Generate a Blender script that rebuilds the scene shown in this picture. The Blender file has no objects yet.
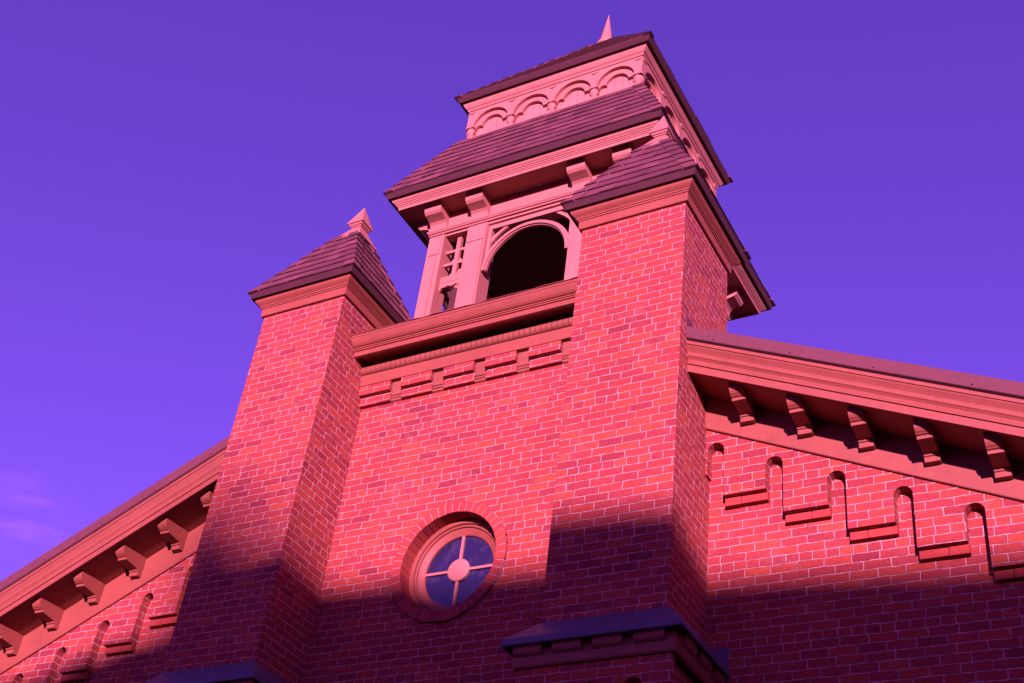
import bpy, bmesh, math, random
from mathutils import Vector, Matrix
rnd = random.Random(7)
R = math.radians
C = bpy.context.scene.collection
scene = bpy.context.scene

# ------------------------------------------------------------------ camera
cam_d = bpy.data.cameras.new('camera'); cam = bpy.data.objects.new('camera', cam_d); C.objects.link(cam)
cr = Vector((0.87549218, 0.4701447, 0.11170233)); cu = Vector((0.20938492, -0.57740702, 0.78915087)); cf = Vector((-0.4355128, 0.66750663, 0.60395654))
M = Matrix.Identity(4)
for i in range(3):
    M[i][0] = cr[i]; M[i][1] = cu[i]; M[i][2] = -cf[i]
M.translation = Vector((6.011586, -8.047284, 1.6))
cam.matrix_world = M
cam_d.sensor_width = 36.0; cam_d.sensor_fit = 'HORIZONTAL'; cam_d.lens = 1318.42 / 1024 * 36
cam_d.clip_start = 0.1; cam_d.clip_end = 3000
scene.camera = cam

# ------------------------------------------------------------------ light
SUN_A, SUN_B = 0.42, 0.13          # light runs along (-A, 1, -B)
world = bpy.data.worlds.new('World'); scene.world = world; world.use_nodes = True
nt = world.node_tree; nt.nodes.clear()
def N(t, kind, **kw):
    n = t.nodes.new(kind)
    for k, v in kw.items(): setattr(n, k, v)
    return n
sky = N(nt, 'ShaderNodeTexSky', sky_type='NISHITA')
sky.sun_disc = False
sky.sun_elevation = R(18); sky.sun_rotation = math.atan2(SUN_A, -1.0)
sky.altitude = 200; sky.air_density = 1.0; sky.dust_density = 0.0; sky.ozone_density = 2.0
tint = N(nt, 'ShaderNodeMix', data_type='RGBA', blend_type='MULTIPLY'); tint.inputs[0].default_value = 1.0
tint.inputs[7].default_value = (0.92, 0.195, 1.20, 1)
nt.links.new(sky.outputs[0], tint.inputs[6])
# a thin wisp of cloud low on the left
tc = N(nt, 'ShaderNodeTexCoord')
mp = N(nt, 'ShaderNodeMapping'); mp.inputs['Scale'].default_value = (11, 11, 60); mp.inputs['Rotation'].default_value = (0.12, 0.1, 0)
ns = N(nt, 'ShaderNodeTexNoise'); ns.inputs['Scale'].default_value = 1.6; ns.inputs['Detail'].default_value = 7; ns.inputs['Roughness'].default_value = 0.62
nt.links.new(tc.outputs['Generated'], mp.inputs[0]); nt.links.new(mp.outputs[0], ns.inputs[0])
rmp = N(nt, 'ShaderNodeMapRange'); rmp.inputs[1].default_value = 0.46; rmp.inputs[2].default_value = 0.78
nt.links.new(ns.outputs[0], rmp.inputs[0])
px = lambda u, v: (cf + (u - 512) / 1318.42 * cr - (v - 341.5) / 1318.42 * cu).normalized()
cdir = px(30, 514)
dot = N(nt, 'ShaderNodeVectorMath', operation='DISTANCE'); dot.inputs[1].default_value = cdir
nt.links.new(tc.outputs['Generated'], dot.inputs[0])
fall = N(nt, 'ShaderNodeMapRange', interpolation_type='SMOOTHSTEP'); fall.inputs[1].default_value = 0.050; fall.inputs[2].default_value = 0.0
nt.links.new(dot.outputs['Value'], fall.inputs[0])
mul = N(nt, 'ShaderNodeMath', operation='MULTIPLY'); nt.links.new(rmp.outputs[0], mul.inputs[0]); nt.links.new(fall.outputs[0], mul.inputs[1])
cl = N(nt, 'ShaderNodeMix', data_type='RGBA', blend_type='ADD'); cl.inputs[7].default_value = (0.9, 0.2, 0.4, 1)
nt.links.new(mul.outputs[0], cl.inputs[0]); nt.links.new(tint.outputs[2], cl.inputs[6])
bg = N(nt, 'ShaderNodeBackground'); bg.inputs[1].default_value = 0.0797
wo = N(nt, 'ShaderNodeOutputWorld'); nt.links.new(cl.outputs[2], bg.inputs[0]); nt.links.new(bg.outputs[0], wo.inputs[0])

sd = bpy.data.lights.new('sun', 'SUN'); sd.energy = 5.0; sd.angle = R(0.55); sd.color = (1.0, 0.53, 0.95)
so = bpy.data.objects.new('sun', sd); C.objects.link(so); so.location = (20, -40, 30)
so.rotation_euler = Vector((-SUN_A, 1, -SUN_B)).to_track_quat('-Z', 'Y').to_euler()

scene.view_settings.view_transform = 'Standard'; scene.view_settings.look = 'None'
scene.view_settings.exposure = 1.5; scene.view_settings.gamma = 1.0
scene.render.engine = 'CYCLES'
scene.render.resolution_x = 1024; scene.render.resolution_y = 683

# ------------------------------------------------------------------ materials
def new_mat(name):
    m = bpy.data.materials.new(name); m.use_nodes = True
    t = m.node_tree; b = t.nodes['Principled BSDF']
    return m, t, b
def ramp(t, stops, src):
    r = N(t, 'ShaderNodeValToRGB'); e = r.color_ramp.elements
    while len(e) < len(stops): e.new(0.5)
    for i, (p, c) in enumerate(stops): e[i].position = p; e[i].color = (*c, 1)
    t.links.new(src, r.inputs[0]); return r
def mix(t, a, b, fac, bt='MIX'):
    m = N(t, 'ShaderNodeMix', data_type='RGBA', blend_type=bt)
    for sock, v in ((m.inputs[6], a), (m.inputs[7], b), (m.inputs[0], fac)):
        if hasattr(v, 'links'): t.links.new(v, sock)
        elif isinstance(v, tuple): sock.default_value = (*v, 1)
        else: sock.default_value = v
    return m.outputs[2]
def noise(t, vec, scale, detail=4, rough=0.55):
    n = N(t, 'ShaderNodeTexNoise'); n.inputs['Scale'].default_value = scale; n.inputs['Detail'].default_value = detail; n.inputs['Roughness'].default_value = rough
    if vec: t.links.new(vec, n.inputs[0])
    return n
def mrange(t, src, a, b, c=0.0, d=1.0):
    n = N(t, 'ShaderNodeMapRange'); n.inputs[1].default_value = a; n.inputs[2].default_value = b; n.inputs[3].default_value = c; n.inputs[4].default_value = d
    t.links.new(src, n.inputs[0]); return n.outputs[0]
def mathn(t, op, a, b=None):
    n = N(t, 'ShaderNodeMath', operation=op)
    for s, v in ((n.inputs[0], a), (n.inputs[1], b)):
        if v is None: continue
        if hasattr(v, 'links'): t.links.new(v, s)
        else: s.default_value = v
    return n.outputs[0]

def brick_mat(name, stops, mortar, film=0.22):
    m, t, b = new_mat(name)
    tc = N(t, 'ShaderNodeTexCoord'); uv = tc.outputs['UV']; ob = tc.outputs['Object']
    wob = noise(t, uv, 7, 3); wob2 = noise(t, uv, 34, 3)
    v1 = N(t, 'ShaderNodeVectorMath', operation='SCALE'); v1.inputs[3].default_value = 0.018
    sub = N(t, 'ShaderNodeVectorMath', operation='SUBTRACT'); sub.inputs[1].default_value = (0.5, 0.5, 0.5)
    t.links.new(wob.outputs['Color'], sub.inputs[0]); t.links.new(sub.outputs[0], v1.inputs[0])
    v2 = N(t, 'ShaderNodeVectorMath', operation='SCALE'); v2.inputs[3].default_value = 0.011
    sub2 = N(t, 'ShaderNodeVectorMath', operation='SUBTRACT'); sub2.inputs[1].default_value = (0.5, 0.5, 0.5)
    t.links.new(wob2.outputs['Color'], sub2.inputs[0]); t.links.new(sub2.outputs[0], v2.inputs[0])
    ad = N(t, 'ShaderNodeVectorMath', operation='ADD'); t.links.new(uv, ad.inputs[0]); t.links.new(v1.outputs[0], ad.inputs[1])
    ad2 = N(t, 'ShaderNodeVectorMath', operation='ADD'); t.links.new(ad.outputs[0], ad2.inputs[0]); t.links.new(v2.outputs[0], ad2.inputs[1])
    sep = N(t, 'ShaderNodeSeparateXYZ'); t.links.new(ad2.outputs[0], sep.inputs[0])
    row = mathn(t, 'FLOOR', mathn(t, 'DIVIDE', sep.outputs[1], 0.0737))
    wn = N(t, 'ShaderNodeTexWhiteNoise', noise_dimensions='1D'); t.links.new(row, wn.inputs['W'])
    jx = mathn(t, 'ADD', sep.outputs[0], mathn(t, 'MULTIPLY', wn.outputs['Value'], 0.075))
    cmb = N(t, 'ShaderNodeCombineXYZ'); t.links.new(jx, cmb.inputs[0]); t.links.new(sep.outputs[1], cmb.inputs[1])
    br = N(t, 'ShaderNodeTexBrick'); br.offset = 0.5; br.offset_frequency = 2; br.squash = 0.5; br.squash_frequency = 9
    br.inputs['Color1'].default_value = (0, 0, 0, 1); br.inputs['Color2'].default_value = (1, 1, 1, 1); br.inputs['Mortar'].default_value = (0.5, 0.5, 0.5, 1)
    br.inputs['Scale'].default_value = 1; br.inputs['Mortar Size'].default_value = 0.0062; br.inputs['Mortar Smooth'].default_value = 0.4
    br.inputs['Brick Width'].default_value = 0.212; br.inputs['Row Height'].default_value = 0.0737
    t.links.new(cmb.outputs[0], br.inputs[0])
    col = ramp(t, stops, br.outputs['Color']).outputs[0]
    grain = noise(t, uv, 38, 6, 0.75)
    col = mix(t, col, ramp(t, [(0.3, (0.5, 0.46, 0.46)), (0.7, (1.3, 1.26, 1.26))], grain.outputs[0]).outputs[0], 0.55, 'MULTIPLY')
    big = noise(t, uv, 0.9, 5, 0.6)
    col = mix(t, col, ramp(t, [(0.3, (0.8, 0.78, 0.82)), (0.7, (1.15, 1.12, 1.08))], big.outputs[0]).outputs[0], 0.7, 'MULTIPLY')
    chips = noise(t, uv, 27, 3, 0.5)
    col = mix(t, col, (0.07, 0.012, 0.014), mrange(t, chips.outputs[0], 0.70, 0.76, 0, 0.75))
    # lime film smeared over some bricks
    smear = noise(t, uv, 3.1, 8, 0.72)
    fm = mrange(t, smear.outputs[0], 0.54, 0.78, 0, film)
    col = mix(t, col, mortar, fm)
    mn = noise(t, uv, 11, 4)
    mcol = mix(t, mortar, tuple(c * 0.42 for c in mortar), mrange(t, mn.outputs[0], 0.44, 0.72))
    # mortar missing or dirty here and there
    fac = mathn(t, 'MULTIPLY', br.outputs['Fac'], mrange(t, noise(t, uv, 19, 3).outputs[0], 0.3, 0.5, 0.55, 1.0))
    col = mix(t, col, mcol, fac)
    t.links.new(col, b.inputs['Base Color'])
    b.inputs['Roughness'].default_value = 0.92; b.inputs['Specular IOR Level'].default_value = 0.15
    h = mathn(t, 'SUBTRACT', mathn(t, 'MULTIPLY', grain.outputs[0], 0.45), br.outputs['Fac'])
    tilt = mathn(t, 'MULTIPLY', br.outputs['Color'], 0.5)
    h = mathn(t, 'ADD', h, tilt)
    h = mathn(t, 'ADD', h, mathn(t, 'MULTIPLY', noise(t, uv, 22, 3).outputs[0], 0.7))
    bp = N(t, 'ShaderNodeBump'); bp.inputs['Strength'].default_value = 1.0; bp.inputs['Distance'].default_value = 0.015
    t.links.new(h, bp.inputs['Height']); t.links.new(bp.outputs[0], b.inputs['Normal'])
    return m
BRICK = brick_mat('brick', [(0.0, (0.190, 0.022, 0.026)), (0.10, (0.240, 0.030, 0.030)), (0.45, (0.268, 0.0350, 0.0290)), (0.8, (0.292, 0.040, 0.0270)), (1.0, (0.330, 0.053, 0.026))], (0.48, 0.200, 0.180))

def island_brick(name):
    m, t, b = new_mat(name)
    g = N(t, 'ShaderNodeNewGeometry'); tc = N(t, 'ShaderNodeTexCoord')
    col = ramp(t, [(0.0, (0.23, 0.027, 0.026)), (0.5, (0.285, 0.035, 0.027)), (1.0, (0.32, 0.043, 0.027))], g.outputs['Random Per Island']).outputs[0]
    n1 = noise(t, tc.outputs['Object'], 55, 6, 0.7)
    col = mix(t, col, ramp(t, [(0.3, (0.55, 0.5, 0.5)), (0.7, (1.25, 1.2, 1.2))], n1.outputs[0]).outputs[0], 0.5, 'MULTIPLY')
    t.links.new(col, b.inputs['Base Color']); b.inputs['Roughness'].default_value = 0.92; b.inputs['Specular IOR Level'].default_value = 0.15
    bp = N(t, 'ShaderNodeBump'); bp.inputs['Strength'].default_value = 0.5; bp.inputs['Distance'].default_value = 0.006
    t.links.new(n1.outputs[0], bp.inputs['Height']); t.links.new(bp.outputs[0], b.inputs['Normal'])
    return m
VOUSS = island_brick('arch_brick')

def paint_mat(name, base, dirt=0.35, rough=0.6, grainy=0.25):
    m, t, b = new_mat(name)
    tc = N(t, 'ShaderNodeTexCoord'); ob = tc.outputs['Object']
    n1 = noise(t, ob, 2.2, 6, 0.65); n2 = noise(t, ob, 24, 5, 0.7); n4 = noise(t, ob, 9, 6, 0.7)
    mp = N(t, 'ShaderNodeMapping'); mp.inputs['Scale'].default_value = (30, 30, 2.0); t.links.new(ob, mp.inputs[0])
    n3 = noise(t, mp.outputs[0], 1, 5, 0.6)
    col = mix(t, base, tuple(c * 0.72 for c in base), mrange(t, n1.outputs[0], 0.38, 0.72, 0, dirt * 1.6))
    col = mix(t, col, tuple(c * 0.55 for c in base), mrange(t, n3.outputs[0], 0.56, 0.8, 0, dirt))
    col = mix(t, col, tuple(min(1, c * 1.2) for c in base), mrange(t, n2.outputs[0], 0.5, 0.72, 0, grainy * 1.6))
    col = mix(t, col, tuple(c * 0.6 for c in base), mrange(t, n4.outputs[0], 0.55, 0.75, 0, dirt * 1.3))
    t.links.new(col, b.inputs['Base Color'])
    b.inputs['Roughness'].default_value = rough; b.inputs['Specular IOR Level'].default_value = 0.3
    bp = N(t, 'ShaderNodeBump'); bp.inputs['Strength'].default_value = 0.25; bp.inputs['Distance'].default_value = 0.004
    t.links.new(mathn(t, 'ADD', n2.outputs[0], n3.outputs[0]), bp.inputs['Height']); t.links.new(bp.outputs[0], b.inputs['Normal'])
    return m
TAN = paint_mat('tan_paint', (0.218, 0.046, 0.027))          # cornices and gable trim
TANW = paint_mat('tan_paint_block', (0.215, 0.050, 0.030), 0.5)
PALE = paint_mat('pale_paint', (0.345, 0.112, 0.085))        # belfry woodwork
BOARD = paint_mat('pale_board', (0.375, 0.128, 0.100), 0.6)
EDGE = paint_mat('dark_roof_edge', (0.046, 0.0058, 0.0095), 0.4, 0.85)
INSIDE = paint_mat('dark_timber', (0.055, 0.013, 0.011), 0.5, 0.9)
SOFF = paint_mat('soffit_paint', (0.36, 0.13, 0.10), 0.4)
METAL = paint_mat('sheet_metal', (0.085, 0.058, 0.078), 0.6, 0.5)
FLASH = paint_mat('roof_edge_membrane', (0.098, 0.021, 0.027), 0.4, 0.75, 0.5)

def shingle_mat():
    m, t, b = new_mat('shingle')
    g = N(t, 'ShaderNodeNewGeometry'); tc = N(t, 'ShaderNodeTexCoord')
    col = ramp(t, [(0.0, (0.078, 0.019, 0.025)), (0.5, (0.108, 0.026, 0.033)), (1.0, (0.136, 0.034, 0.042))], g.outputs['Random Per Island']).outputs[0]
    n1 = noise(t, tc.outputs['Object'], 90, 4, 0.7); n2 = noise(t, tc.outputs['Object'], 3, 4)
    col = mix(t, col, ramp(t, [(0.3, (0.6, 0.6, 0.6)), (0.7, (1.3, 1.3, 1.3))], n1.outputs[0]).outputs[0], 0.5, 'MULTIPLY')
    col = mix(t, col, ramp(t, [(0.3, (0.8, 0.8, 0.8)), (0.7, (1.15, 1.15, 1.15))], n2.outputs[0]).outputs[0], 0.7, 'MULTIPLY')
    t.links.new(col, b.inputs['Base Color']); b.inputs['Roughness'].default_value = 0.85; b.inputs['Specular IOR Level'].default_value = 0.2
    bp = N(t, 'ShaderNodeBump'); bp.inputs['Strength'].default_value = 0.4; bp.inputs['Distance'].default_value = 0.004
    t.links.new(n1.outputs[0], bp.inputs['Height']); t.links.new(bp.outputs[0], b.inputs['Normal'])
    return m
SHINGLE = shingle_mat()
def plain(name, col, rough=0.8, metal=0.0, scale=5.0, var=0.3):
    m, t, b = new_mat(name); tc = N(t, 'ShaderNodeTexCoord')
    n1 = noise(t, tc.outputs['Object'], scale, 5)
    c = mix(t, col, tuple(x * (1 - var) for x in col), mrange(t, n1.outputs[0], 0.35, 0.65))
    t.links.new(c, b.inputs['Base Color']); b.inputs['Roughness'].default_value = rough; b.inputs['Metallic'].default_value = metal
    return m
def glass_mat():
    m, t, b = new_mat('window_glass'); tc = N(t, 'ShaderNodeTexCoord'); ob = tc.outputs['Object']
    sp = noise(t, ob, 70, 3, 0.6); st = noise(t, ob, 6, 5, 0.65)
    c = mix(t, (0.014, 0.008, 0.03), (0.09, 0.05, 0.10), mrange(t, st.outputs[0], 0.5, 0.8, 0, 0.5))
    c = mix(t, c, (0.25, 0.17, 0.22), mrange(t, sp.outputs[0], 0.68, 0.78, 0, 0.6))
    t.links.new(c, b.inputs['Base Color']); b.inputs['IOR'].default_value = 1.6
    b.inputs['Roughness'].default_value = 0.12
    bp = N(t, 'ShaderNodeBump'); bp.inputs['Strength'].default_value = 0.12; bp.inputs['Distance'].default_value = 0.01
    t.links.new(st.outputs[0], bp.inputs['Height']); t.links.new(bp.outputs[0], b.inputs['Normal'])
    return m
GLASS = glass_mat()

# ------------------------------------------------------------------ mesh helpers
class MB:
    def __init__(s): s.v = []; s.f = []; s.T = None; s.mi = []
    def add(s, verts, faces, mi=None):
        o = len(s.v)
        for p in verts:
            p = Vector(p); s.v.append(s.T @ p if s.T is not None else p)
        s.f += [[i + o for i in f] for f in faces]; s.mi += list(mi) if mi else [0] * len(faces)
    def box(s, x0, x1, y0, y1, z0, z1):
        s.add([(x, y, z) for z in (z0, z1) for y in (y0, y1) for x in (x0, x1)],
              [(0, 2, 3, 1), (4, 5, 7, 6), (0, 1, 5, 4), (2, 6, 7, 3), (0, 4, 6, 2), (1, 3, 7, 5)])
    def prism(s, poly, axis, a, b):
        """poly of 2D points extruded along axis 'x' (poly is y,z), 'y' (x,z) or 'z' (x,y)"""
        f = {'x': lambda p, t: (t, p[0], p[1]), 'y': lambda p, t: (p[0], t, p[1]), 'z': lambda p, t: (p[0], p[1], t)}[axis]
        n = len(poly)
        s.add([f(p, a) for p in poly] + [f(p, b) for p in poly],
              [list(range(n)), list(range(2 * n - 1, n - 1, -1))] + [(i, i + n, (i + 1) % n + n, (i + 1) % n) for i in range(n)])
    def strip(s, A, B, close=False):
        n = len(A); s.add(list(A) + list(B), [(i, (i + 1) % n, (i + 1) % n + n, i + n) for i in range(n if close else n - 1)])
    def loft(s, prof, cx, cy, hx, hy, cap0=False, cap1=False, sides=(0, 1, 2, 3)):
        rings = [[(cx - hx - o, cy - hy - o, z), (cx + hx + o, cy - hy - o, z), (cx + hx + o, cy + hy + o, z), (cx - hx - o, cy + hy + o, z)] for o, z in prof]
        for a, b in zip(rings, rings[1:]):
            for k in sides:
                s.add([a[k], a[(k + 1) % 4], b[(k + 1) % 4], b[k]], [(0, 1, 2, 3)])
        if cap0: s.add(rings[0], [(0, 1, 2, 3)])
        if cap1: s.add(rings[-1], [(0, 1, 2, 3)])
    def build(s, name, mat, parent=None, smooth=False, label=None):
        me = bpy.data.meshes.new(name); me.from_pydata([tuple(p) for p in s.v], [], s.f); me.polygons.foreach_set('material_index', s.mi)
        bm = bmesh.new(); bm.from_mesh(me)
        bmesh.ops.remove_doubles(bm, verts=bm.verts, dist=1e-5) if smooth else None
        bmesh.ops.recalc_face_normals(bm, faces=bm.faces)
        uvl = bm.loops.layers.uv.new('UVMap')
        for f in bm.faces:
            n = f.normal; ax = max(range(3), key=lambda i: abs(n[i]))
            for l in f.loops:
                c = l.vert.co
                l[uvl].uv = (c.y + 0.11, c.z) if ax == 0 else ((c.x, c.z) if ax == 1 else (c.x, c.y))
            f.smooth = smooth
        bm.to_mesh(me); bm.free()
        for q in (mat if isinstance(mat, tuple) else (mat,)): me.materials.append(q)
        o = bpy.data.objects.new(name, me); C.objects.link(o)
        if parent: o.parent = parent
        if label: o['label'] = label
        return o
def arc(cx, cz, rx, rz, a0, a1, n):
    return [(cx + rx * math.cos(R(a0 + (a1 - a0) * i / n)), cz + rz * math.sin(R(a0 + (a1 - a0) * i / n))) for i in range(n + 1)]
def ringsector(mb, cx, cz, r0, r1, a0, a1, y0, y1, n=24):
    mb.prism(arc(cx, cz, r0, r0, a0, a1, n) + arc(cx, cz, r1, r1, a1, a0, n), 'y', y0, y1)

# ------------------------------------------------------------------ setting
def structure(o): o['kind'] = 'structure'; return o
m = MB(); m.box(-700, 700, -700, 700, -0.5, 0.0); structure(m.build('ground', plain('grass_ground', (0.06, 0.07, 0.03))))
m = MB(); m.box(-200, 200, -20, -12, -0.3, 0.004); structure(m.build('road', plain('asphalt', (0.05, 0.05, 0.052))))
m = MB(); m.box(-200, 200, -11.97, -7, -0.3, 0.13); structure(m.build('pavement', plain('concrete', (0.32, 0.30, 0.28))))

# the building across the street, whose roofline throws the shade on the lower walls
DY = -38.0
def sx(X, z): return (X - SUN_A * DY, z - SUN_B * DY)
hall = bpy.data.objects.new('street_building', None); C.objects.link(hall); hall.location = (0, 0, 0)
hall['label'] = 'long brick building across the street with a gabled bay'; hall['category'] = 'building'
prof = [(-30, 6.25), (-4.64, 6.55), (-3.89, 6.77), (-3.39, 6.88), (-1.1, 7.13), (0.1, 7.05), (1.3, 6.97), (2.5, 6.86), (2.58, 6.72), (3.4, 6.66), (5.0, 6.50), (30, 6.1)]
pts = [sx(*q) for q in prof]
m = MB(); m.prism([(pts[0][0], -0.4)] + pts + [(pts[-1][0], -0.4)], 'y', DY - 0.35, DY)
m.box(pts[0][0], pts[-1][0], DY - 9, DY - 0.36, -0.4, 5.6)
m.build('wall', BRICK, hall)
DY = -115.0
house = bpy.data.objects.new('shade_house', None); C.objects.link(house)
house['label'] = 'tall narrow gabled house shape, unseen, added to shade the left turret'; house['category'] = 'house'
pts = [sx(*q) for q in [(-2.95, 6.0), (-2.88, 7.85), (-2.5, 8.0), (-1.0, 6.95), (-0.9, 6.0)]]
ol = [(pts[0][0], -0.4)] + pts + [(pts[-1][0], -0.4)]; nn = len(ol); m = MB()      # unseen, added for its soft shadow; plan sheared along the sun direction
m.add([(x, DY, z) for x, z in ol] + [(x + 6 * SUN_A, DY - 6, z) for x, z in ol], [list(range(nn)), list(range(2 * nn - 1, nn - 1, -1))] + [(i, (i + 1) % nn, (i + 1) % nn + nn, i + nn) for i in range(nn)])
m.build('wall', BRICK, house)

# ------------------------------------------------------------------ the church
church = bpy.data.objects.new('brick_church', None); C.objects.link(church)
church['label'] = 'red brick church front with twin turrets, round window and wooden belfry tower'
church['category'] = 'church'
S, W, MW, GW, ZC = 1.375, 1.05, 0.653, 0.732, 10.06
TC = 2.49                         # tower centre (y)
MS = 0.472                        # gable slope
def L(x): return 9.40 - MS * abs(x)     # lower edge of the raking fascia

# ---- turrets
CAP = [(0.006, 10.05), (0.024, 10.05), (0.028, 10.055), (0.030, 10.145), (0.040, 10.147), (0.042, 10.162), (0.052, 10.165), (0.054, 10.178), (0.064, 10.186),
       (0.080, 10.200), (0.092, 10.214), (0.098, 10.228), (0.100, 10.242)]
def shingle_face(m, T, hb, z0, d0, ht, z1, d1, n, wid, rn):
    """T maps local (u, outward distance, z) on one side; trapezoid from half width hb to ht"""
    P0 = Vector((0, d0, z0)); P1 = Vector((0, d1, z1))
    nrm = Vector((0, (z1 - z0), (d0 - d1))).normalized()
    for j in range(n):
        t0 = j / n; t1 = min(1.0, (j + 1.12) / n)
        w0 = hb + (ht - hb) * t0; w1 = hb + (ht - hb) * t1
        a = P0.lerp(P1, t0); b = P0.lerp(P1, t1)
        xs = [-w0]; x = -w0 + rn.uniform(0.3, 1) * wid
        while x < w0 - 0.05: xs.append(x); x += wid * rn.uniform(0.75, 1.25)
        xs.append(w0)
        for xa, xb in zip(xs, xs[1:]):
            la = rn.uniform(0.015, 0.022); dz = rn.uniform(-0.006, 0.004)
            A = a + (P1 - P0).normalized() * dz
            g = 0.002
            ca, cb = max(-w1, min(w1, xa)), max(-w1, min(w1, xb))
            if cb - ca < 1e-3: cb = ca + 1e-3
            q = [Vector((xa + g, 0, 0)) + A + nrm * la, Vector((xb - g, 0, 0)) + A + nrm * la, Vector((cb - g * .5, 0, 0)) + b + nrm * 0.004, Vector((ca + g * .5, 0, 0)) + b + nrm * 0.004]
            q2 = [Vector((xa + g, 0, 0)) + A - nrm * 0.004, Vector((xb - g, 0, 0)) + A - nrm * 0.004, Vector((cb, 0, 0)) + b - nrm * 0.004, Vector((ca, 0, 0)) + b - nrm * 0.004]
            m.add([T(v) for v in q + q2], [(0, 1, 2, 3), (7, 6, 5, 4), (0, 4, 5, 1), (0, 3, 7, 4), (1, 5, 6, 2)], (0, 0, 1, 0, 0))  # dark colour on the butt face paints the shadow line under each course
def hip_roof(m, cx, cy, hb, z0, ht, z1, n, wid, seed, hw=0.13):
    rn = random.Random(seed)
    for k in range(4):
        ca, sa = [(1, 0), (0, 1), (-1, 0), (0, -1)][k]
        def T(v):   # local u, outward d, z ; side k=0 faces -y
            u, d, z = v; x, y = u, -d
            return (cx + x * ca - y * sa, cy + x * sa + y * ca, z)
        shingle_face(m, T, hb, z0, hb, ht, z1, ht, n, wid, rn)
        if True:      # hip caps over the corner at (+,-) of this side
            for j in range(n):
                t0 = j / n - 0.01; t1 = min(1, (j + 1.15) / n)
                def pt(t, lift, du, dv):
                    h = hb + (ht - hb) * t; z = z0 + (z1 - z0) * t
                    return T((h + lift - du, h + lift - dv, z + lift * 0.5))
                w = hw + rn.uniform(-.006, .006); l0 = 0.022 + rn.uniform(0, .004); l1 = 0.010
                A = [pt(t0, l0, 0, 0), pt(t0, l0, w, 0), pt(t0, l0, 0, w), pt(t1, l1, 0, 0), pt(t1, l1, w, 0), pt(t1, l1, 0, w),
                     pt(t0, 0.0, 0, 0), pt(t0, 0.0, w, 0), pt(t0, 0.0, 0, w)]
                m.add(A, [(1, 0, 3, 4), (0, 2, 5, 3), (7, 6, 0, 1), (6, 8, 2, 0), (7, 1, 4), (2, 8, 5)], (0, 0, 1, 1, 0, 0))  # cap butts take the same dark colour as painted shadow lines
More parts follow.
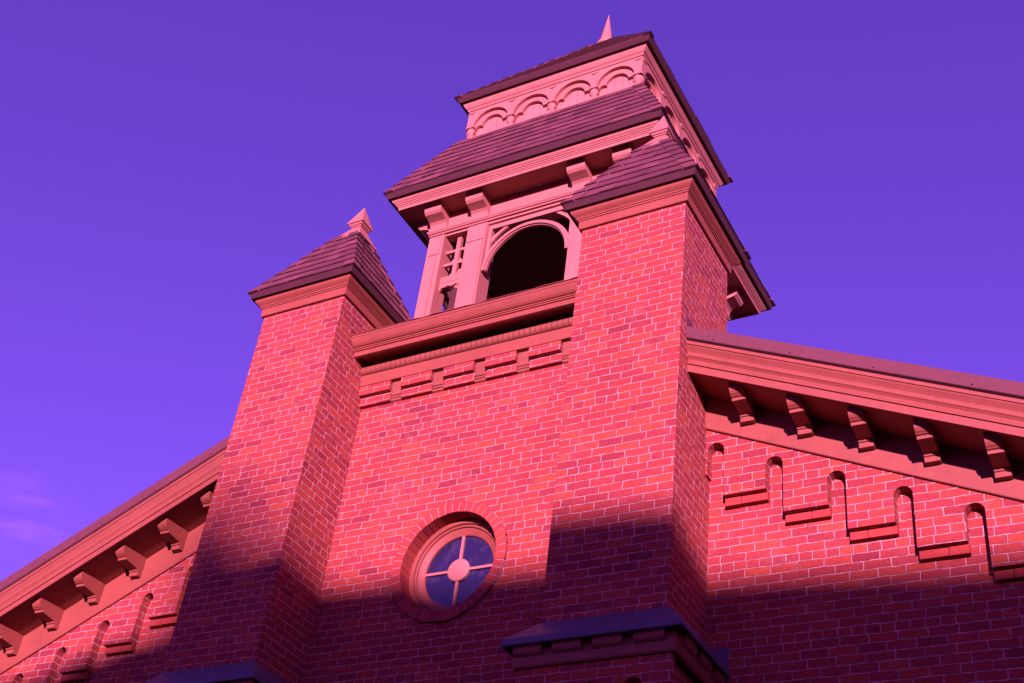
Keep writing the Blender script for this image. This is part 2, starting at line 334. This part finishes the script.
def turret(side):
    cx = side * (S + W / 2); cy = W / 2; h = W / 2
    nm = 'left' if side < 0 else 'right'
    m = MB()
    m.box(cx - h, cx + h, 0, W, 5.99, ZC)
    m.box(cx - h - 0.045, cx + h + 0.045, -0.045, W + 0.05, -0.3, 5.588)
    m.box(cx - h + .01, cx + h - .01, 0.02, W, 5.55, 6.01)
    t = m.build('turret', BRICK, church, label='%s square brick turret with a shingled pyramid cap' % nm)
    m = MB(); m.loft(CAP, cx, cy, h, h, cap0=True); m.build('cap_cornice', TAN, t)
    m = MB(); m.loft([(0.10, 10.2415), (0.134, 10.2415), (0.150, 10.300), (0.152, 10.312), (0.10, 10.335)], cx, cy, h, h); m.build('roof_edge', EDGE, t)
    m = MB(); m.loft([(0.148, 10.311), (-0.40, 11.425)], cx, cy, h, h, cap0=True, cap1=True)
    hip_roof(m, cx, cy, h + 0.15, 10.316, 0.128, 11.43, 7, 0.17, 3 + side); m.build('turret_roof', (SHINGLE, EDGE), t)
    m = MB(); m.loft([(0.178, 11.352), (0.175, 11.368), (0.062, 11.575), (0.062, 11.585), (0.074, 11.585), (0.074, 11.60), (0.088, 11.603), (0.09, 11.622), (0.108, 11.628), (0.108, 11.637), (0.002, 11.945)], cx + (0.025 if side < 0 else 0.0), cy, 0, 0, cap1=True)
    m.build('finial', PALE, t)
    # ledge where the pier grows thicker
    prof = [(0.0, 6.0), (0.012, 5.985), (0.186, 5.806), (0.192, 5.800), (0.204, 5.745), (0.200, 5.738), (0.185, 5.738), (0.185, 5.775), (0.125, 5.775)]
    yc2 = (-0.0 + GW) / 2
    fr = [(0.12, 5.78), (0.122, 5.668), (0.134, 5.664), (0.128, 5.60), (0.120, 5.586), (0.09, 5.586)]
    for nm2, pr, mt in (('ledge', prof, METAL), ('ledge_frieze', fr, TANW)):
        m = MB()
        if side > 0: m.loft(pr, cx, cy, h, h, sides=(0, 1, 3))
        else:          # the left ledge stops flush with the turret's outer face
            m.loft(pr, cx, cy, h, h, sides=(1,))
            m.strip([(cx - h, -o, z) for o, z in pr], [(cx + h + o, -o, z) for o, z in pr])
            m.add([(cx - h, -o, z) for o, z in pr], [list(range(len(pr)))])
        m.build(nm2, mt, t)
    pb = [(0.12, 5.662), (0.135, 5.664), (0.155, 5.68), (0.165, 5.70), (0.165, 5.73), (0.175, 5.742), (0.178, 5.776), (0.12, 5.776)]
    for k in range(4):
        xa = cx - h - 0.115 + 0.327 * k + (0.12 if side < 0 else 0); m = MB(); m.prism([(-a, b) for a, b in pb], 'x', xa, xa + 0.232); m.build('ledge_block', TANW, t)
    for k in range(3):
        ya = -0.03 + 0.29 * k
        m = MB(); m.prism([(cx + side * 0 + h + a, b) for a, b in pb], 'y', ya, ya + 0.205); m.build('ledge_block', TANW, t)
    if side > 0:   # corbelled arcade under the ledge
        m = MB(); y0, y1 = -0.100, -0.0455; zt = 5.584; zb = 5.05
        cs = [cx - h - 0.09, cx - h + 0.16, cx - h + 0.505, cx - h + 0.85, cx + h + 0.09]; r = 0.078; at = 5.432
        for i in range(4):
            a, b = cs[i], cs[i + 1]
            pl = [(a, zt), (b, zt)]
            pl += ([(b, zb)] if i == 3 else arc(b, at - r, r, r, 90, 180, 6) + [(b - r, zb)])
            pl += ([(a, zb)] if i == 0 else [(a + r, zb)] + arc(a, at - r, r, r, 0, 90, 6))
            m.prism(pl, 'y', y0, y1)
        m2 = MB(); m2.box(cx + h + .003, cx + h + 0.187, GW - .012, GW - .001, 5.70, 5.985); m2.build('end_flashing', METAL, t)
        m.build('corbel_arcade', BRICK, t)
    return t
turret(-1); turret(1)

# ---- tower wall with the round window
WC = (0.0, 7.08); RO, RI = 0.592, 0.492
m = MB(); n = 48; x0, x1, z0, z1 = -S, S, -0.3, 9.62
RH = RI + 0.012
circ = [(WC[0] + RH * math.cos(2 * math.pi * i / n), WC[1] + RH * math.sin(2 * math.pi * i / n)) for i in range(n)]
hole_box = (-0.9, 0.9, 6.18, 7.98)
def onbox(a):
    c, s_ = math.cos(a), math.sin(a); k = 0.9 / max(abs(c), abs(s_)); return (WC[0] + k * c, WC[1] + k * s_)
outer = [onbox(2 * math.pi * i / n) for i in range(n)]
for y in (MW,):
    m.strip([(x, y, z) for x, z in outer], [(x, y, z) for x, z in circ], close=True)
m.add([(x0, MW, z0), (x1, MW, z0), (x1, MW, 6.18), (x0, MW, 6.18)], [(0, 1, 2, 3)])
m.add([(x0, MW, 7.98), (x1, MW, 7.98), (x1, MW, z1), (x0, MW, z1)], [(0, 1, 2, 3)])
m.add([(x0, MW, 6.18), (-0.9, MW, 6.18), (-0.9, MW, 7.98), (x0, MW, 7.98)], [(0, 1, 2, 3)])
m.add([(0.9, MW, 6.18), (x1, MW, 6.18), (x1, MW, 7.98), (0.9, MW, 7.98)], [(0, 1, 2, 3)])
m.strip([(x, MW, z) for x, z in circ], [(x, 0.86, z) for x, z in circ], close=True)
# the tower's other sides
m.add([(-S, MW, z0), (-S, 4.25, z0), (-S, 4.25, z1), (-S, MW, z1)], [(0, 1, 2, 3)])
m.add([(S, MW, z0), (S, 4.25, z0), (S, 4.25, z1), (S, MW, z1)], [(0, 1, 2, 3)])
m.add([(-S, 4.25, z0), (S, 4.25, z0), (S, 4.25, z1), (-S, 4.25, z1)], [(0, 1, 2, 3)])
tower = m.build('tower_wall', BRICK, church)
# brick corbel course under the cornice, and the little blocks between
spans = [(-1.375, -1.0), (-0.865, -0.505), (-0.365, -0.015), (0.115, 0.46), (0.60, 0.945), (1.075, 1.375)]
for a, b in spans:
    m = MB(); m.box(a, b, 0.560, MW - .001, 9.150, 9.260); m.box(a, b, 0.610, MW - .001, 9.045, 9.148); m.build('corbel_brick', BRICK, tower)
gaps = [(-1.0, -0.865), (-0.505, -0.365), (-0.015, 0.115), (0.46, 0.60), (0.945, 1.075)]
for a, b in gaps:
    m = MB(); pl = [(MW - .002, 9.255), (0.598, 9.255), (0.598, 9.235), (0.606, 9.20), (0.618, 9.165), (0.622, 9.125), (0.612, 9.118), (0.612, 9.105), (0.625, 9.10), (0.618, 9.092), (0.618, 9.078), (0.632, 9.07), (0.632, 9.048), (MW - .002, 9.04)]
    m.prism(pl, 'x', a + .006, b - .006); m.build('scroll_block', TANW, tower)

# ---- tower cornice
CC = [(0.60, 9.56), (0.395, 9.56), (0.395, 9.503), (0.372, 9.500), (0.355, 9.503), (0.352, 9.556), (0.362, 9.558), (0.362, 9.566), (0.346, 9.570), (0.346, 9.582), (0.334, 9.586), (0.334, 9.598),
      (0.318, 9.602), (0.300, 9.618), (0.286, 9.640), (0.274, 9.662), (0.268, 9.682), (0.262, 9.684), (0.258, 9.700), (0.262, 9.712), (0.9, 9.735), (0.9, 9.6)]
m = MB(); m.prism(CC, 'x', -S + .002, S - .002); corn = m.build('tower_cornice', TAN, church)
m = MB(); m.box(-S, S, 0.552, MW - .001, 9.262, 9.395); m.box(-S, S, 0.606, MW - .001, 9.397, 9.56); m.build('frieze_board', TAN, corn)
m = MB()
for k in range(46):   # bead moulding of short rounded pegs
    xa = -S + 0.01 + k * 0.06
    pl = arc(0, 0, 0.05, 0.05, 90, 270, 8)
    m.prism([(0.560 + a, 9.447 + b) for a, b in pl] + [(0.605, 9.397), (0.605, 9.497)], 'x', xa, xa + 0.052)
m.box(-S, S, 0.535, 0.607, 9.415, 9.485)
m.build('bead_moulding', TANW, corn)
# lead flashing loose along the cornice top
m = MB(); xs = [-S + i * (2 * S) / 22 for i in range(23)]
up = [(x, 0.262 - rnd.uniform(0, .012), 9.716 + rnd.uniform(0, .012)) for x in xs]; bk = [(x, 0.55, 9.735) for x in xs]
m.strip(up, bk); m.strip([(x, y, z + .006) for x, y, z in up], [(x, y, z + .006) for x, y, z in bk]); m.strip(up, [(x, y, z + .006) for x, y, z in up])
m.build('flashing', TAN, corn)
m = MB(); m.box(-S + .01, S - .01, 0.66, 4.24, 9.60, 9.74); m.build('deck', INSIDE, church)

# ---- round window
m = MB(); nv = 46
for i in range(nv):
    a0 = 2 * math.pi * i / nv + 0.010; a1 = 2 * math.pi * (i + 1) / nv - 0.010; ro = RO + rnd.uniform(-.008, .008); yf = 0.622 + rnd.uniform(-.004, .004)
    mid = (a0 + a1) / 2
    P = [(r * math.cos(a), r * math.sin(a)) for r, a in ((RI, a0), (ro, a0), (ro, mid), (ro, a1), (RI, a1), (RI, mid))]
    m.prism([(WC[0] + x, WC[1] + z) for x, z in P], 'y', yf, 0.78)
win_surround = m
m2 = MB(); ringsector(m2, WC[0], WC[1], RI + .006, RO - .004, 0, 360, 0.626, 0.77, 64)
def turned(mb, prof, n=64, cx=WC[0], cz=WC[1]):
    rings = [[(cx + r * math.cos(2 * math.pi * i / n), y, cz + r * math.sin(2 * math.pi * i / n)) for i in range(n)] for r, y in prof]
    for a, b in zip(rings, rings[1:]): mb.strip(a, b, close=True)
m = MB(); turned(m, [(0.50, 0.86), (0.493, 0.775), (0.488, 0.768), (0.455, 0.766), (0.448, 0.772), (0.446, 0.790), (0.438, 0.790), (0.436, 0.778), (0.425, 0.776), (0.418, 0.782), (0.415, 0.798), (0.405, 0.800), (0.358, 0.822), (0.352, 0.83), (0.352, 0.86)])
win = m.build('round_window', TAN, church)
win_surround.build('brick_ring', VOUSS, win); m2.build('mortar_ring', plain('mortar', (0.34, 0.135, 0.125), 0.95, 0, 40), win)
m = MB(); m.prism([(WC[0] + 0.353 * math.cos(2 * math.pi * i / 48), WC[1] + 0.353 * math.sin(2 * math.pi * i / 48)) for i in range(48)], 'y', 0.842, 0.85)
m.build('glass', GLASS, win)
for ang in (0, 90, 180, 270):
    m = MB(); ca, sa = math.cos(R(ang)), math.sin(R(ang)); w = 0.0125
    P = [(0.10, -w), (0.354, -w), (0.354, w), (0.10, w)]
    m.prism([(WC[0] + x * ca - z * sa, WC[1] + x * sa + z * ca) for x, z in P], 'y', 0.822, 0.846); m.build('muntin', PALE, win)
m = MB(); turned(m, [(0.001, 0.800), (0.06, 0.803), (0.10, 0.808), (0.112, 0.816), (0.112, 0.846)], 40); m.build('hub', PALE, win)

# ---- gables
XE = 8.6
def gable(sd):
    nm = 'left' if sd < 0 else 'right'
    X = lambda x: sd * x
    xi = S + W + 0.001
    m = MB(); pl = [(X(xi), -0.3), (X(XE), -0.3), (X(XE), L(XE) + 0.03), (X(xi), L(xi) + 0.03)]
    m.prism(pl, 'y', GW, GW + 0.4)
    wall = m.build('gable_wall', BRICK, church, label='brick gable wall %s of the tower' % nm)
    r = 0.073; c = lambda k: 2.515 + 0.503 * k + (0.05 if sd < 0 else 0); at = lambda k: 7.77 - 0.2365 * k + (0.03 if sd > 0 else -0.04); pb = lambda k: 7.255 - 0.24 * k + (0.02 if sd > 0 else -0.04)
    for k in range(0, 11):
        a, b = c(k), c(k + 1)
        m = MB()
        pl = [(X(a), L(a) - 0.25), (X(b), L(b) - 0.25)] + [(X(x), z) for x, z in arc(b, at(k + 1) - r, r, r, 90, 180, 8)] + [(X(b - r), pb(k)), (X(a + r), pb(k))] + [(X(x), z) for x, z in arc(a, at(k) - r, r, r, 0, 90, 8)]
        m.prism(pl, 'y', 0.630, GW - .001); m.build('corbel_panel', BRICK, wall)
        m = MB(); xs = [a + r, a + r + (0.215 if k % 2 else 0.138), b - r]
        for xa, xb in zip(xs, xs[1:]):
            d = rnd.uniform(-.003, .003); e = 0 if xb == xs[-1] else .006
            m.box(min(X(xa), X(xb - e)), max(X(xa), X(xb - e)), 0.680 + d, GW - .001, pb(k) - 0.074 + d, pb(k) - .002)
        m.build('corbel_bar', VOUSS, wall)
    m = MB(); a = c(0); pl = [(X(xi), L(xi) - 0.25), (X(a), L(a) - 0.25)] + [(X(x), z) for x, z in arc(a, at(0) - r, r, r, 90, 180, 8)] + [(X(a - r), 7.5), (X(xi), 7.5)]
    m.prism(pl, 'y', 0.630, GW - .001); m.build('corbel_panel', BRICK, wall)
    # raking cornice
    RC = [(0.195, 0.022), (0.195, 0.0), (0.180, 0.0), (0.178, 0.062), (0.190, 0.064), (0.190, 0.080), (0.176, 0.082), (0.174, 0.095), (0.190, 0.115), (0.186, 0.135), (0.172, 0.155), (0.164, 0.162), (0.164, 0.178),
          (0.174, 0.182), (0.170, 0.205), (0.156, 0.230), (0.146, 0.246), (0.142, 0.256), (0.150, 0.258), (0.150, 0.266), (0.140, 0.268), (0.139, 0.300), (0.150, 0.305), (0.62, 0.305), (0.62, 0.022)]
    def sweep(m, prof, xa, xb):
        A = [(X(xa), y, L(xa) + h) for y, h in prof]; B = [(X(xb), y, L(xb) + h) for y, h in prof]
        n = len(prof); m.add(A + B, [(i, (i + 1) % n, (i + 1) % n + n, i + n) for i in range(n)] + [list(range(n)), list(range(2 * n - 1, n - 1, -1))])
    m = MB(); sweep(m, RC, xi, XE)
    cornice = m.build('raking_cornice', TAN, church, label='raking cornice with brackets on the %s gable' % nm)
    m = MB(); sweep(m, [(0.603, 0.02), (0.603, -0.298), (0.609, -0.305), (0.655, -0.305), (0.655, 0.02)], xi, XE); m.build('frieze_board', TAN, cornice)
    m = MB(); sweep(m, [(0.150, 0.306), (0.122, 0.318), (0.118, 0.324), (0.118, 0.440), (0.126, 0.446), (0.9, 0.446), (0.9, 0.306)], xi, XE); m.build('roof_edge', FLASH, cornice)
    for k in range(9):      # screw heads along the roof edge
        xs = xi + 0.28 + 0.66 * k + rnd.uniform(-.05, .05); m = MB()
        m.prism([(X(xs) + 0.006 * math.cos(R(60 * i)), L(xs) + 0.345 + 0.006 * math.sin(R(60 * i))) for i in range(6)], 'y', 0.108, 0.119); m.build('screw', EDGE, cornice)
    if sd > 0:
        m = MB(); z = L(xi) + .447; m.prism([(0.112, z - .10), (0.112, z + .085), (0.20, z + .10), (0.42, z + .02), (0.9, z + .02), (0.9, z - .10)], 'x', xi + .0005, xi + .006); m.build('flashing', FLASH, cornice)
    # brackets
    bp = [(0.604, -0.170), (0.545, -0.170), (0.543, -0.128), (0.530, -0.124), (0.525, -0.108), (0.46, -0.100), (0.40, -0.094), (0.345, -0.090), (0.340, -0.066), (0.322, -0.062), (0.316, -0.056), (0.298, -0.046), (0.280, -0.026), (0.270, 0.0), (0.268, 0.03)]
    for k in range(12):
        xc = 2.82 + 0.487 * k; w = 0.058
        m = MB(); A = [(X(xc - w), y, L(xc) + h + (MS * w if h > 0.02 else 0)) for y, h in bp + [(0.604, 0.03)]]; B = [(X(xc + w), y, L(xc) + h - (MS * w if h > 0.02 else 0)) for y, h in bp + [(0.604, 0.03)]]
        n = len(A); m.add(A + B, [list(range(n)), list(range(2 * n - 1, n - 1, -1))] + [(i, (i + 1) % n, (i + 1) % n + n, i + n) for i in range(n)])
        m.build('bracket', TAN, cornice)
    # roof slope behind
    m = MB(); A = [(X(xi), 0.9, L(xi) + .44), (X(XE + .4), 0.9, L(XE + .4) + .44), (X(XE + .4), 16, L(XE + .4) + .44), (X(xi), 16, L(xi) + .44)]
    m.add(A, [(0, 1, 2, 3)])
    A = [(X(0), 4.3, L(0) + .44), (X(xi), 4.3, L(xi) + .44), (X(xi), 16, L(xi) + .44), (X(0), 16, L(0) + .44)]
    m.add(A, [(0, 1, 2, 3)])
    A = [(X(S + .002), 1.06, L(S) + .44), (X(xi), 1.06, L(xi) + .44), (X(xi), 4.3, L(xi) + .44), (X(S + .002), 4.3, L(S) + .44)]
    m.add(A, [(0, 1, 2, 3)])
    m.build('main_roof', SHINGLE, church)
    m = MB(); m.box(min(X(XE - .4), X(XE)), max(X(XE - .4), X(XE)), GW + .4, 16, -0.3, L(XE) + .2); m.build('side_wall', BRICK, church)
gable(-1); gable(1)
m = MB(); m.box(-XE, XE, 15.6, 16, -0.3, L(XE)); m.build('rear_wall', BRICK, church)

# ---- belfry
BH = 1.336
def side_T(k, cy=TC):
    return Matrix.Translation((0, cy, 0)) @ Matrix.Rotation(k * math.pi / 2, 4, 'Z')
m = MB()
m.loft([(0, 11.845), (0.0, 12.17)], 0, TC, BH, BH)
m.loft([(-.14, 12.17), (-.14, 11.80)], 0, TC, BH, BH)
m.loft([(0.0, 11.862), (0.016, 11.862), (0.026, 11.875), (0.034, 11.88), (0.034, 11.895), (0.0, 11.905)], 0, TC, BH, BH)
m.loft([(-.14, 11.80), (-.02, 11.80), (-.02, 11.826), (0.008, 11.83), (0.014, 11.846), (0.0, 11.848)], 0, TC, BH, BH)
belfry = m.build('belfry', PALE, church)
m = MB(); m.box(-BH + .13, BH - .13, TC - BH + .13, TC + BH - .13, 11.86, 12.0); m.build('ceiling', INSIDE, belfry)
ZB = 9.74
def lattice(k, sgn):
    # bay between corner post and arch post: lattice grid over a rail with a scalloped valance
    a, b = (0.81, 1.13)
    m = MB(); m.T = side_T(k)
    X = lambda x: sgn * x
    def bx(xa, xb, d0, d1, z0, z1): m.box(min(X(xa), X(xb)), max(X(xa), X(xb)), -BH + d0, -BH + d1, z0, z1)
    xm = (a + b) / 2 + 0.0
    bx(xm - .027, xm + .027, .085, .13, 11.17, 11.80)
    bx(a, b, .092, .128, 11.58, 11.618)
    bx(a, b, .092, .128, 11.385, 11.423)
    bx(a, b, .08, .14, 11.12, 11.21)
    for z in (11.425, 11.21):      # small knee braces in the corners of the panes
        for s2 in (-1, 1):
            m.prism([(X(xm + s2 * .034), z), (X(xm + s2 * .085), z), (X(xm + s2 * .034), z + .06)], 'y', -BH + .10, -BH + .124)
    n = 12; pl = [(X(a), 11.122), (X(b), 11.122)]
    for i in range(n + 1):
        x = b - (b - a) * i / n; pl.append((X(x), 11.072 - 0.022 * abs(math.sin(math.pi * i / 4)) - (0.07 if i in (0, n) else 0)))
    m.prism(pl, 'y', -BH + .085, -BH + .11)
    # stub of a louvre blade below
    m.build('lattice_panel', PALE, belfry)
    m = MB(); m.T = side_T(k)
    m.box(min(X(a + .02), X(b - .13)), max(X(a + .02), X(b - .13)), -BH + .14, -BH + .16, ZB, 11.05)
    m.prism([(X(a + .0), 11.08), (X(b - .05), 11.08), (X(b - .09), 10.96), (X(b - .11), 10.99), (X(b - .14), 10.9), (X(a + .0), 10.86)], 'y', -BH + .17, -BH + .18)
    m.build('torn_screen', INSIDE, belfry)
for k in range(4):
    for sgn in (-1, 1):
        X = lambda x: sgn * x
        # inner post
        m = MB(); m.T = side_T(k)
        m.box(min(X(.55), X(.81)), max(X(.55), X(.81)), -BH, -BH + .215, ZB, 11.82)
        m.box(min(X(.57), X(.72)), max(X(.57), X(.72)), -BH - .014, -BH + .05, ZB, 11.55)
        m.box(min(X(.56), X(.80)), max(X(.56), X(.80)), -BH - .010, -BH + .05, 11.57, 11.80)
        m.build('post', PALE, belfry)
        lattice(k, sgn)
    # corner post, at the left end of this side
    m = MB(); m.T = side_T(k)
    m.box(-BH, -1.13, -BH, -1.13, ZB, 11.82)
    for sa in (0, 1):
        if sa == 0:
            m.box(-BH + .035, -1.19, -BH - .014, -BH + .05, ZB, 11.50); m.box(-BH + .03, -1.16, -BH - .010, -BH + .05, 11.52, 11.80)
        else:
            m.box(-BH - .014, -BH + .05, -BH + .035, -1.19, ZB, 11.50)
    m.build('corner_post', PALE, belfry)
    # arch with pierced spandrels
    m = MB(); m.T = side_T(k)
    cz = 11.10
    ringsector(m, 0, cz, 0.492, 0.557, 0, 180, -BH + .03, -BH + .066, 36)
    ringsector(m, 0, cz, 0.504, 0.542, -2, 182, -BH + .008, -BH + .05, 36)
    m.box(-.549, .549, -BH + .05, -BH + .18, 11.735, 11.80)
    for sgn in (-1, 1):
        X = lambda x: sgn * x
        m.box(min(X(.510), X(.549)), max(X(.510), X(.549)), -BH + .05, -BH + .11, cz, 11.735)
        # pierced spandrel piece
        m.prism([(X(.515), 11.53), (X(.515), 11.62), (X(.46), 11.665), (X(.36), 11.735), (X(.30), 11.735), (X(.40), 11.66), (X(.46), 11.60)], 'y', -BH + .07, -BH + .10)
    m.build('arch', PALE, belfry)
    # scroll brackets under the eaves
    bb = [(0.02, 11.872), (-0.030, 11.876), (-0.036, 11.93), (-0.046, 11.965), (-0.075, 11.99), (-0.125, 12.005), (-0.175, 12.018), (-0.205, 12.045), (-0.215, 12.085), (-0.212, 12.118), (-0.225, 12.122), (-0.225, 12.16), (0.02, 12.16)]
    for xc in (-1.215, -0.655, 0.655, 1.215):
        m = MB(); m.T = side_T(k)
        m.prism([(-BH + a, b) for a, b in bb], 'x', xc - .112, xc + .112); m.build('bracket', PALE, belfry)
# eaves of the belfry
EV = [(0.0, 12.155), (0.270, 12.155), (0.295, 12.150), (0.295, 12.104), (0.306, 12.102), (0.309, 12.140), (0.318, 12.142), (0.320, 12.156), (0.330, 12.158), (0.332, 12.172), (0.342, 12.175), (0.350, 12.186), (0.366, 12.198), (0.374, 12.210), (0.376, 12.224)]
m = MB(); m.loft(EV, 0, TC, BH, BH, cap0=True); bc = m.build('belfry_eaves', PALE, church)
m = MB(); m.loft([(0.36, 12.2235), (0.416, 12.2235), (0.437, 12.292), (0.440, 12.305), (0.36, 12.345)], 0, TC, BH, BH); m.build('roof_edge', EDGE, bc)
m = MB(); m.loft([(0.436, 12.303), (-0.10, 13.50)], 0, TC, BH, BH, cap0=True, cap1=True)
hip_roof(m, 0, TC, BH + 0.438, 12.308, 1.235, 13.515, 8, 0.19, 11); m.build('belfry_roof', (SHINGLE, EDGE), church)

# ---- arcaded upper stage
UH = 1.209
m = MB(); m.loft([(-.10, 13.45), (-.10, 14.15)], 0, TC, UH, UH)
m.loft([(-.08, 13.51), (0.02, 13.51), (0.026, 13.516), (0.026, 13.532), (-.08, 13.545)], 0, TC, UH, UH)
stage = m.build('arcade_stage', BOARD, church)
AC = [-0.865, -0.288, 0.288, 0.865]; AR = 0.248
for k in range(4):
    # vertical boards behind the arches
    m = MB(); m.T = side_T(k)
    for i in range(22):
        xa = -1.12 + i * 0.102; m.box(xa + .003, xa + .099, -UH + .092 - rnd.uniform(0, .003), -UH + .11, 13.53, 13.95)
    m.build('boarding', BOARD, stage)
    # front arcade plate
    m = MB(); m.T = side_T(k); zs = 13.765; zt = 14.075
    for i, c in enumerate(AC):
        xa = -UH + .003 if i == 0 else c - 0.2885; xb = UH - .003 if i == 3 else c + 0.2885
        pl = [(xa, zt), (xb, zt), (xb, zs), (c + AR, zs)] + arc(c, zs, AR, 0.235, 0, 180, 20)[1:-1] + [(c - AR, zs), (xa, zs)]
        m.prism(pl, 'y', -UH, -UH + .06)
    for x in (-1.155, -0.577, 0, 0.577, 1.155):      # little relief crescents
        m.prism(arc(x, 14.035, .045, .040, 180, 360, 8), 'y', -UH - .014, -UH + .01)
    m.build('arcade', PALE, stage)
    m = MB(); m.T = side_T(k)
    for c in AC:
        tre = arc(c - .180, 13.725, .068, .075, 180, 62, 6) + arc(c, 13.775, .150, .150, 172, 8, 12) + arc(c + .180, 13.725, .068, .075, 118, 0, 6)
        pl = [(c - .262, 13.725)] + tre + [(c + .262, 13.725)] + arc(c, 13.765, .262, .245, 0, 180, 16)
        m.prism(pl, 'y', -UH + .045, -UH + .094)
    m.build('trefoil', PALE, stage)
    for x in (-1.150, -0.577, 0, 0.577, 1.150):
        m = MB(); m.T = side_T(k)
        m.box(x - .055, x + .055, -UH - .012, -UH + .06, 13.742, 13.768)
        prof = [(.030, 13.742), (.052, 13.72), (.058, 13.69), (.050, 13.655), (.030, 13.625), (.012, 13.605), (.001, 13.60)]
        nn = 12; rings = [[(x + r * math.cos(2 * math.pi * i / nn), -UH + .028 + r * .75 * math.sin(2 * math.pi * i / nn), z) for i in range(nn)] for r, z in prof]
        for a, b in zip(rings, rings[1:]): m.strip(a, b, close=True)
        m.box(x - .040, x + .040, -UH + .02, -UH + .095, 13.53, 13.745)
        m.build('corbel_drop', PALE, stage)
UV_ = [(-.10, 14.055), (0.004, 14.055), (0.014, 14.056), (0.016, 14.080), (0.022, 14.082), (0.024, 14.094), (0.034, 14.097), (0.044, 14.112), (0.058, 14.135), (0.066, 14.150), (0.068, 14.167)]
m = MB(); m.loft(UV_, 0, TC, UH, UH, cap0=True); uc = m.build('upper_eaves', PALE, church)
m = MB(); m.loft([(0.06, 14.1665), (0.109, 14.1665), (0.134, 14.215), (0.142, 14.240), (0.142, 14.252), (0.05, 14.292)], 0, TC, UH, UH); m.build('roof_edge', EDGE, uc)
m = MB(); m.loft([(0.130, 14.246), (-UH + .11, 16.09)], 0, TC, UH, UH, cap0=True, cap1=True)
hip_roof(m, 0, TC, UH + 0.132, 14.250, 0.105, 16.10, 12, 0.19, 17, 0.10); rf = m.build('upper_roof', (SHINGLE, EDGE), church)
m = MB(); nn = 20
for prof in ([(.16, 15.95), (.10, 16.07), (.085, 16.08), (.10, 16.095), (.128, 16.12), (.135, 16.15), (.118, 16.165), (.098, 16.175), (.004, 16.815), (.0005, 16.82)],):
    rings = [[(-.006 + r * math.cos(2 * math.pi * i / nn), TC + r * math.sin(2 * math.pi * i / nn), z) for i in range(nn)] for r, z in prof]
    for a, b in zip(rings, rings[1:]): m.strip(a, b, close=True)
m.build('finial', PALE, rf, smooth=False)
